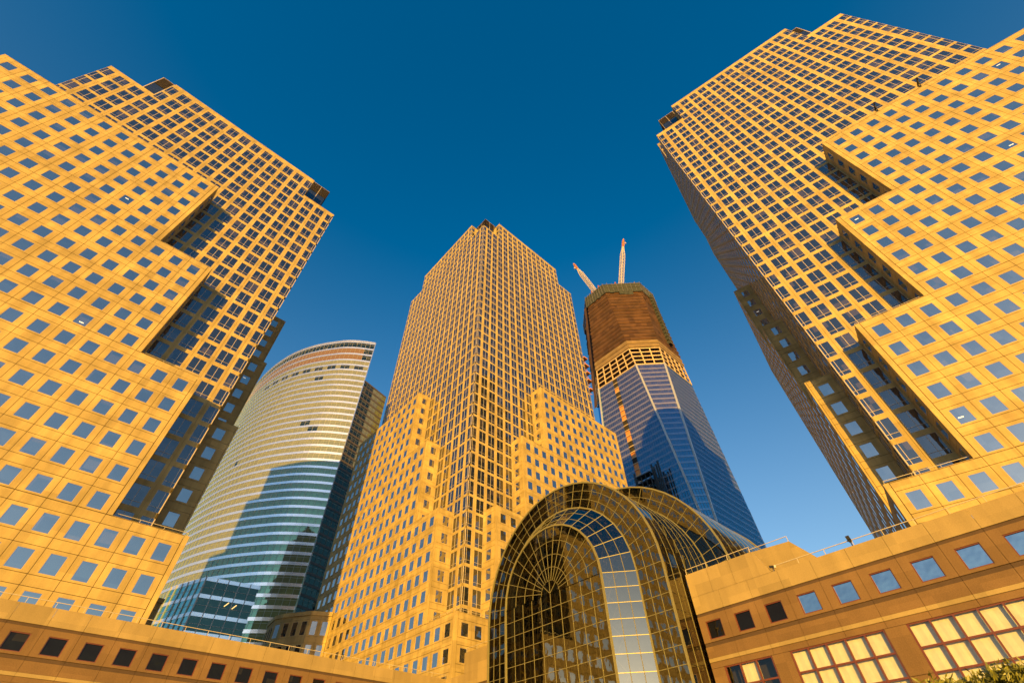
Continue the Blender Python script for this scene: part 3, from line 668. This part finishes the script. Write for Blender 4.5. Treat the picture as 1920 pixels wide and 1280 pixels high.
t = T(); body = [tuple(p+(ctr-p)/np.linalg.norm(ctr-p)*.35) for p in cvp[::-1]]+[(86.4, 204.7), (90, 300)]
t.prism([tuple(p) for p in body], 0, 182.9+ZO, 'dark'); gs.part('core_wall', t)
t = T()          # free-standing head of the curved screen
for k in range(len(cvp)-1):
    a, b = cvp[k], cvp[k+1]; n = (ctr-a)/np.linalg.norm(ctr-a)*.4; t.quad((*(a+n), 182+ZO), (*(b+n), 182+ZO), (*(b+n), 214.4+ZO), (*(a+n), 214.4+ZO), 'dark')
gs.part('screen_back', t)
t = T(); t.bar((*cvp[0], 30), (*cvp[0], 215+ZO), .5, 'gsband'); gs.part('edge_fin', t)
for k in range(len(cvp)-1): pass
t = T()
for k in range(len(cvp)-1): t.bar((*cvp[k], 214.9+ZO), (*cvp[k+1], 214.9+ZO), .7, 'gsband', h=.8)
gs.part('roof_coping', t); gs.finish()
# its lower glass block
gp = Thing('glass_block', 'low glass block with white floor bands at the foot of the curved tower', 'building', (45, 215, 0))
GPZ = [70.2, 64.4, 58.4, 52.5, 46.6, 40.7]
def gblock(a, b, nb, mat, nrm):
    a = np.array(a, float); b = np.array(b, float); poly = [a+(b-a)*i/nb for i in range(nb+1)]; e = (b-a)/np.linalg.norm(b-a); n = np.array([-e[1], e[0]]); n = n if n@(np.array(nrm)-a) > 0 else -n
    R = frame(n, (0, 0, 0))[0]; w = np.linalg.norm(b-a)/nb; mt = T()
    for i in range(len(GPZ)-1):
        z1, z0 = GPZ[i]+ZO, GPZ[i+1]+ZO; t = T(); t.bar((*(a+n*.1), z1-.65), (*(b+n*.1), z1-.65), .35, 'gsband', up=(0, 0, 1), h=1.3); gp.part('spandrel_band', t)
        for k in range(nb):
            c = np.array([*((poly[k]+poly[k+1])/2), (z0+z1-1.3)/2]); hh = (z1-1.3-z0)/2
            key = ('gp', mat, round(w, 3), round(hh, 2))
            if key not in TC:
                t = T(); t.quad((-w/2, .05, -hh), (w/2, .05, -hh), (w/2, .05, -.05), (-w/2, .05, -.05), mat); t.quad((-w/2, .05, .05), (w/2, .05, .05), (w/2, .05, hh), (-w/2, .05, hh), mat); t.box(-w/2, w/2, -.06, .08, -.06, .06, 'gsmull', 'blr'); TC[key] = t
            gp.add('glass_pane', TC[key], (R, c))
    for p in poly: mt.bar((*p, 30), (*p, GPZ[0]+ZO), .3, 'gsmull', up=(*n, 0), h=.6)
    gp.part('mullion_set', mt, kind='stuff')
gblock((37.2, 211.5), (60.5, 207.4), 6, 'gsdark', (50, 230)); gblock((37.2, 211.5), (30.2, 230.5), 6, 'gsteal', (50, 230))
t = T(); t.prism([(37.5, 211.8), (60.5, 207.8), (64, 225), (31, 230.5)], 0, 69+ZO, 'dark'); gp.part('core_wall', t)
t = T(); t.bar((46.5, 209.4, 63.0), (47.6, 209.2, 64.4), .3, 'amber'); t.bar((49.3, 208.9, 62.6), (50.4, 208.7, 64.0), .3, 'amber'); gp.part('amber_lamp', t)
gp.finish()
# chamfered stone annex between
an = Thing('stone_annex', 'small shaded brown stone annex with faceted corner beside the middle tower', 'building', (48, 134, 0))
poly = [(53.0, 125.0), (48.5, 127.3), (44.2, 133.5), (43.2, 136.3), (44.0, 143.0), (53, 143)]
t = T(); t.prism([(x+.25, y+.3) for x, y in poly], 0, 39.6+ZO, 'joint'); an.part('core_wall', t)
for i in range(4):
    a, b = np.array(poly[i]), np.array(poly[i+1]); l = np.linalg.norm(b-a); e = (b-a)/l; n = np.array([-e[1], e[0]]); n = n if n@(np.array([50, 138])-a) > 0 else -n; nb = max(1, int(round(l/2.2))); w = l/nb
    for r in range(4):
        p_, w_ = block_cell(w, 5.0, ww=w*.55, wh=3.0, glz='winT')
        for k in range(nb):
            c = a+e*w*(k+.5); M = frame(n, (*c, 36.6+ZO-5.0*r)); an.add('stone_panel', p_, M); an.add('window', w_, M)
    t = T(); t.bar((*a, 39.8+ZO), (*b, 39.8+ZO), .6, 'stone', h=.9); an.part('cornice', t)
an.finish()
sl = Thing('stone_annex', 'narrow shaded stone link wing at the lower right corner of the left tower', 'building', (10.5, 92, 0))
t = T(); t.prism([(8.9, 90.3), (11.6, 90.3), (11.6, 99), (8.9, 99)], 0, 25.4+ZO, 'joint'); sl.part('core_wall', t)
p_, w_ = block_cell(2.7, 4.6, ww=1.2, wh=2.9, glz='winT')
for r in range(4): M = frame((0, 1), (10.25, 90.05, 22.2+ZO-4.6*r)); sl.add('stone_panel', p_, M); sl.add('window', w_, M)
t = T(); t.bar((8.9, 90.2, 25.4+ZO), (11.7, 90.2, 25.4+ZO), .6, 'stone', h=.6); sl.part('cornice', t); sl.finish()
# ------------------------------------------------------------------ unfinished tower
TX, TY, TS, ZB = 214.8, 90.1, 61.0, 55.0
off = lambda z: max(0., 30.5*(z-ZB)/360.6)
def octa(z, g=0.):
    f = off(z); x0, y0, x1, y1 = TX-g, TY-g, TX+TS+g, TY+TS+g
    return [(x0, y0+f), (x0+f, y0), (x1-f, y0), (x1, y0+f), (x1, y1-f), (x1-f, y1), (x0+f, y1), (x0, y1-f)]
wt = Thing('unfinished_tower', 'unfinished blue glass tower with bare steel and brown netting at the top', 'skyscraper', (TX+TS/2, TY+TS/2, 0))
ZG = 219.6; FH = 4.02
t = T()
def loft(t, za, zb, ga, gb, mat, faces=range(8)):
    A, B = octa(za, ga), octa(zb, gb)
    for i in faces:
        j = (i+1) % 8; t.quad((*A[i], za+ZO), (*A[j], za+ZO), (*B[j], zb+ZO), (*B[i], zb+ZO), mat)
loft(t, ZB, ZG, -.5, -.5, 'wtcglass'); wt.part('core_wall', t)
t = T(); t.prism([(TX, TY), (TX+TS, TY), (TX+TS, TY+TS), (TX, TY+TS)], 0, ZB+ZO, 'wtcglass'); wt.part('base_block', t)
SL = (121.3, 124.8)                       # hoist slot left open on the west face
def panel_quad(A0, A1, B0, B1, u0, u1): 
    l = lambda a, b, u: a+(b-a)*u
    return [l(A0, A1, u0), l(A0, A1, u1), l(B0, B1, u1), l(B0, B1, u0)]
zf = []; z = ZG
while z > ZB+25: zf.append(z); z -= FH
mg = T()
for face in (7, 0, 1):
    i, j = face, (face+1) % 8
    for k in range(len(zf)-1):
        z1, z0 = zf[k], zf[k+1]; zm = z1-1.25
        def row(za, zb, g, mat, name, rec):
            A, B = octa(za, g), octa(zb, g); a0 = np.array((*A[i], za+ZO)); a1 = np.array((*A[j], za+ZO)); b0 = np.array((*B[i], zb+ZO)); b1 = np.array((*B[j], zb+ZO))
            spans = [(0., 1.)]
            if face == 7 and za > 138:
                f = lambda y: (a0[1]-y)/(a0[1]-a1[1]); s0, s1 = f(SL[1]), f(SL[0]); spans = [(0., s0), (s1, 1.)]
            t = T()
            for u0, u1 in spans: t.quad(*panel_quad(a0, a1, b0, b1, u0, u1), mat)
            wt.part(name, t)
        row(z0+.06, zm, 0., 'wtcglass', 'glass_band', 0); row(zm, z1, .08, 'wtcband', 'spandrel_band', 0)
    # vertical mullions
    for kk in range(1, 40):
        if face == 7:
            y = TY+1.525*kk; ztop_ = min(ZG, ZB+min(y-TY, TY+TS-y)/30.5*360.6)
            if SL[0]-.3 < y < SL[1]+.3: continue
            if ztop_ > zf[-1]+3: mg.bar((TX-.1, y, zf[-1]+ZO), (TX-.1, y, ztop_+ZO), .10, 'wtcmull')
        elif face == 1:
            x = TX+1.525*kk; ztop_ = min(ZG, ZB+min(x-TX, TX+TS-x)/30.5*360.6)
            if ztop_ > zf[-1]+3: mg.bar((x, TY-.1, zf[-1]+ZO), (x, TY-.1, ztop_+ZO), .10, 'wtcmull')
    if face == 0:
        for s in np.arange(-9.1, 9.2, 1.525):
            fmin = abs(s)/math.sqrt(2)*1.0; zmn = ZB+fmin*2/30.5*360.6*.5+1
            c = lambda z: np.array([TX+off(z)/2+s/math.sqrt(2)-.07, TY+off(z)/2-s/math.sqrt(2)-.07, z+ZO])
            zs_ = max(zf[-1], ZB+abs(s)*math.sqrt(2)/30.5*360.6)
            if zs_ < ZG-2: mg.bar(c(zs_), c(ZG), .10, 'wtcmull')
wt.part('mullion_grid', mg, kind='stuff')
for i in (0, 1, 7):                        # bright folded edges
    t = T(); a, b = octa(ZB+2, .12)[i], octa(ZG+.3, .12)[i]; t.bar((*a, ZB+2+ZO), (*b, ZG+.3+ZO), .95, 'wtcedge'); wt.part('edge_trim', t)
# hoist slot: floor slabs and edges in the gap
for k, z in enumerate(zf):
    if z < 138: break
    t = T(); t.box(TX-.1, TX+.3, SL[0], SL[1], z-.9+ZO, z-.3+ZO, 'slab'); t.box(TX-.3, TX-.1, SL[0], SL[1], z-.8+ZO, z-.3+ZO, 'steel'); wt.part('floor_edge', t)
for k in range(len(zf)-1):
    if zf[k+1] < 136: break
    t = T(); t.box(TX+.28, TX+.4, SL[0]-.5, SL[1]+.5, zf[k+1]+ZO, zf[k]+ZO, 'dark' if (k < 2 or k % 5 == 4 or random.random() < .3) else 'craneor'); wt.part('slot_back', t)  # orange and dark backs paint in sunlit and dim storeys
# bare steel storeys
for k, z in enumerate((ZG+.2, ZG+4.4, ZG+8.6, ZG+12.8, ZG+17)):
    t = T(); t.prism(octa(z, -.9), z+ZO-.35, z+ZO, 'slab'); wt.part('floor_slab', t)
    P = octa(z, 0.)
    for i in range(8):
        j = (i+1) % 8; t = T(); t.bar((*P[i], z-.1+ZO), (*P[j], z-.1+ZO), .5, 'steel', h=.85); wt.part('edge_beam', t)
t = T(); t.prism(octa(ZG, -12), ZG+ZO, ZG+17+ZO, 'dark'); wt.part('core_shaft', t)
A, B = octa(ZG-.5, .02), octa(ZG+17.2, .02)
for i in range(8):
    j = (i+1) % 8; l = math.dist(A[i], A[j]); n = max(2, int(round(l/6.8)))
    for k in range(n):
        u = k/n; a = np.array(A[i])+(np.array(A[j])-np.array(A[i]))*u; b = np.array(B[i])+(np.array(B[j])-np.array(B[i]))*u
        t = T(); t.bar((*a, ZG-.5+ZO), (*b, ZG+17.2+ZO), .7, 'steel'); wt.part('column', t)
# netting, one panel per storey and face
zn = 236.8; k = 0
while zn < 310.5:
    zt_ = min(zn+4.1, 311.0); pale = zn < 243
    for i in range(8):
        t = T(); j = (i+1) % 8; za, zb, zm = zn+.45, zt_, (zn+zt_)/2; g0, g1 = .55, .8+.5*random.random()
        A, M_, B = octa(za, g0), octa(zm, g1), octa(zb, g0); m = 6
        for q in range(m):
            mat = 'netpale' if pale else ('net2' if random.random() < .22 else 'net')
            def L(PP, u, z): return (PP[i][0]+(PP[j][0]-PP[i][0])*u, PP[i][1]+(PP[j][1]-PP[i][1])*u, z+ZO)
            t.quad(L(A, q/m, za), L(A, (q+1)/m, za), L(M_, (q+1)/m, zm), L(M_, q/m, zm), mat); t.quad(L(M_, q/m, zm), L(M_, (q+1)/m, zm), L(B, (q+1)/m, zb), L(B, q/m, zb), mat)
        wt.part('net_panel', t)
    zn = zt_; k += 1
t = T(); loft(t, 236.8, 311, -.05, -.05, 'net2'); wt.part('net_backing', t)
for i in range(8):
    t = T(); A, B = octa(309, 1.5), octa(320.8, 1.7); j = (i+1) % 8; n = 8
    for q in range(n):
        L = lambda PP, u, z: (PP[i][0]+(PP[j][0]-PP[i][0])*u, PP[i][1]+(PP[j][1]-PP[i][1])*u, z+ZO)
        zb = 309-(3.5 if (i == 0 and 2 < q < 6) else 0)-random.random()*1.3; zu = 320.8-random.random()*1.1
        t.quad(L(A, (q+.02)/n, zb), L(A, (q+.98)/n, zb), L(B, (q+.98)/n, zu), L(B, (q+.02)/n, zu), 'green'); t.bar(L(A, q/n, 309), L(B, q/n, 321.6+random.random()*1.5), .3, 'cable')
    t.bar(L(B, 0, 320.6), L(B, 1, 320.6), .35, 'cable'); t.bar(L(A, 0, 315), L(A, 1, 315), .25, 'cable')
    wt.part('edge_screen', t)
t = T(); t.prism(octa(318, .5), 318+ZO, 318.5+ZO, 'slab'); wt.part('floor_slab', t)
t = T(); zc = 251
while zc < 309:
    f = off(zc); t.box(TX+31.5, TX+35.5, TY-3.2, TY-.6, zc+ZO, zc+3.4+ZO, 'green'); t.bar((TX+31.2, TY-3.3, zc-.3+ZO), (TX+35.8, TY-3.3, zc-.3+ZO), .35, 'netpale'); zc += 4.1
wt.part('hoist_screen', t)
for (x, y) in ((TX+.8, TY+34), (TX+.8, TY+26), (TX+9, TY+14), (TX+22, TY+3), (TX+30, TY+2), (TX+36, TY+3)):
    t = T(); t.bar((x, y, 318+ZO), (x, y, 327+ZO), .9, 'red'); wt.part('column_stub', t)
wt.finish()
# luffing cranes on its top
def lattice(t, a, b, w, n, mat, taper=True):
    a = np.array(a, float); b = np.array(b, float); d = (b-a)/np.linalg.norm(b-a); u = np.cross(d, (0, 0, 1.)); u /= np.linalg.norm(u); v = np.cross(d, u)
    def cr(f):
        s = w/2*(min(1, .55+f*6) if f < .1 else min(1., max(.28, (1.08-f)*3.2)) if taper else 1.)
        return [a+(b-a)*f+u*sx*s+v*sy*s for sx, sy in ((-1, -1), (1, -1), (1, 1), (-1, 1))]
    for i in range(n):
        P, Q = cr(i/n), cr((i+1)/n)
        for k in range(4):
            t.bar(P[k], Q[k], .30, mat); t.bar(P[k], Q[(k+1) % 4], .17, mat); t.bar(P[(k+1) % 4], Q[k], .17, mat); t.bar(P[k], P[(k+1) % 4], .17, mat)
def crane(label, base, tip, kx):
    c = Thing('tower_crane', label, 'crane', tuple(np.array(base)*[1, 1, 0]+[0, 0, 318+ZO]), 'cranes on the unfinished tower')
    base = np.array(base)+[0, 0, ZO]; tip = np.array(tip)+[0, 0, ZO]; d = tip-base
    t = T(); lattice(t, base, base+d*.84, 2.9, 14, 'crane'); jb = c.part('jib', t)
    t = T(); lattice(t, base+d*.80, tip, 1.3, 4, 'craneor'); h = tip-d/np.linalg.norm(d)*1.5; t.bar(h, tip+np.array([0, 0, -1.2]), 1.0, 'craneor'); c.part('jib_head', t, parent=jb)
    t = T(); t.bar((base[0], base[1], 318+ZO), (base[0], base[1], base[2]+1), 2.2, 'craneor'); t.box(base[0]-2, base[0]+2, base[1]-2, base[1]+2, base[2]-3, base[2]-.5, 'crane'); c.part('slewing_base', t)
    hk = tip+np.array([.3, -.3, -7]); t = T(); t.bar(tip, hk, .12, 'cable'); rpn = c.part('hoist_rope', t)
    t = T(); t.box(hk[0]-.5, hk[0]+.5, hk[1]-.5, hk[1]+.5, hk[2]-1.2, hk[2], 'crane'); t.bar(hk+[0, 0, -1.2], hk+[0, .4, -2.4], .3, 'cable'); c.part('hook_block', t, parent=rpn)
crane('pale lattice crane jib leaning left above the unfinished tower', (219.5, 121.0, 322), (198.7, 125.5, 356.2), 0)
crane('pale lattice crane jib standing almost upright above the unfinished tower', (228.5, 102.4, 322), (225.1, 83.3, 376.2), 0)
hc = Thing('construction_hoist', 'orange hoist mast and platforms clinging to the unfinished tower, seen left of it', 'hoist', (214.2, 143.8, 205))
cx, cy = 214.0, 143.4; t = T(); lattice(t, (cx, cy, 206+ZO), (cx, cy, 268+ZO), 2.2, 16, 'craneor', False); hc.part('mast', t)
for z, w in ((222, 3.2), (231, 4.2), (239, 3.4), (247, 4.6), (255, 3.8)):
    t = T(); t.box(cx-w*.6, cx+w*.5, cy-1.0, cy+w, z+ZO, z+1.1+ZO, 'craneor'); t.bar((cx, cy+w, z+ZO), (cx, cy, z-4+ZO), .4, 'craneor'); t.box(cx-.6, cx+.6, cy+w-1.4, cy+w-.2, z+1.1+ZO, z+2.6+ZO, 'black'); hc.part('platform', t)
t = T(); lattice(t, (cx, cy+2, 255+ZO), (cx-.5, cy+6.5, 266+ZO), 1.2, 5, 'black'); hc.part('jib', t)
t = T()
for k in range(9):
    za, zb = 205+k*11.6, 205+(k+1)*11.6; e = lambda z: (143.6-.0875*(z-205)+.5*math.sin(z*.31), 140.6-.0875*(z-205))
    (o0, i0), (o1, i1) = e(za), e(zb); t.quad((TX-.6, o0, za+ZO), (TX-1.6, i0, za+ZO), (TX-1.6, i1, zb+ZO), (TX-.6, o1, zb+ZO), 'net')
hc.part('loose_netting', t)
sc = Thing('scaffold_tower', 'black scaffold and landing deck at the foot of the open hoist slot', 'scaffold', (209, 115, 60))
t = T()
for y in (112, 115, 118, 121):
    for x in (208, 212): t.bar((x, y, 60), (x, y, 136.5+ZO), .5, 'black')
for z in np.arange(112, 138, 4.2): t.box(207.8, 212.2, 111.8, 121.2, z+ZO, z+.5+ZO, 'black')
sc.part('deck_frame', t)
for y, zt in ((122.4, 141), (110.5, 141.5), (109.2, 139.5), (107.6, 140.2), (106.2, 141.6), (110, 138)):
    t = T(); t.bar((209, y, 60), (209, y, zt+ZO), .7, 'black'); sc.part('pole', t)
# ------------------------------------------------------------------ small things
cm = Thing('security_camera', 'small dark security camera at the step of the right wing parapet', 'camera', (48.4, 16.2, 16.7+ZO))
t = T(); t.bar((48.3, 16.2, 16.65+ZO), (48.3, 16.2, 17.0+ZO), .06, 'black'); cm.part('bracket', t)
t = T(); t.bar((48.3, 16.5, 17.15+ZO), (48.3, 16.05, 17.05+ZO), .18, 'black'); t.bar((48.3, 16.05, 17.05+ZO), (48.3, 15.95, 17.03+ZO), .22, 'crane'); cm.part('camera_body', t)
fl = Thing('floodlight', 'small black floodlight on the parapet rail of the right wing', 'lamp', (48.5, 9.2, 16.6+ZO))
t = T(); t.bar((48.5, 9.2, 16.65+ZO), (48.5, 9.2, 17.3+ZO), .08, 'black'); fl.part('stand', t)
t = T(); t.bar((48.35, 9.2, 17.35+ZO), (48.75, 9.2, 17.2+ZO), .24, 'black'); t.bar((48.3, 9.2, 17.55+ZO), (48.45, 9.2, 17.1+ZO), .30, 'black', h=.05); fl.part('lamp_head', t)
for u, lab in ((46.0, 'small dark davit bracket on the top ledge of the right tower, upper one'), (36.9+1.5, 'small dark davit bracket on the top ledge of the right tower, lower one')):
    p = right.W(u, .5, right.ztop[3]); dv = Thing('davit', lab, 'bracket', tuple(p), 'roof davits')
    nw = -ER; t = T(); t.bar(p, p+[0, 0, 1.6], .22, 'black'); t.bar(p+[0, 0, 1.5], p+[nw[0]*1.8, nw[1]*1.8, 1.7], .2, 'black'); t.bar(p+[0, 0, .4], p+[nw[0]*1.2, nw[1]*1.2, 1.6], .12, 'black'); dv.part('arm', t)
# clipped hedge close by, bottom right
hd = Thing('clipped_hedge', 'clipped green hedge top poking into the bottom right corner', 'hedge', (8, .4, 0))
d0 = np.array([8.0, 1.95]); d1 = np.array([8.0, -5.0]); lv = T(); n = 26000
for i in range(n):
    u = rng.random(); p = d0+(d1-d0)*u+np.array([rng.random()*.9, 0]); top = 2.90+.02*math.sin(p[1]*3.1)+.02*math.sin(p[1]*9)
    h = top-abs(rng.normal(0, .18)) if rng.random() < .7 else top-rng.random()*1.6
    if rng.random() < .03: h = top+rng.random()*.06
    c = np.array([p[0], p[1], h]); a = rng.normal(size=3); a[2] = abs(a[2])+.1; a /= np.linalg.norm(a); b = np.cross(a, rng.normal(size=3)); b /= np.linalg.norm(b); l, w = .034+.02*rng.random(), .015
    lv.quad(c-a*l, c+b*w, c+a*l, c-b*w, 'leaf')
hd.part('foliage', lv, kind='stuff')
t = T()
for i in range(14):
    y = 1.6-6.5*i/13; t.bar((8.5, y, 0), (8.4, y+.1, 2.2), .05, 'stem'); t.bar((8.45, y, 1.2), (8.2, y+.2, 2.5), .03, 'stem')
hd.part('stem_set', t, kind='stuff')
t = T(); t.box(8.25, 8.8, -5, 1.7, .2, 2.75, 'stem'); hd.part('inner_twigs', t, kind='stuff')
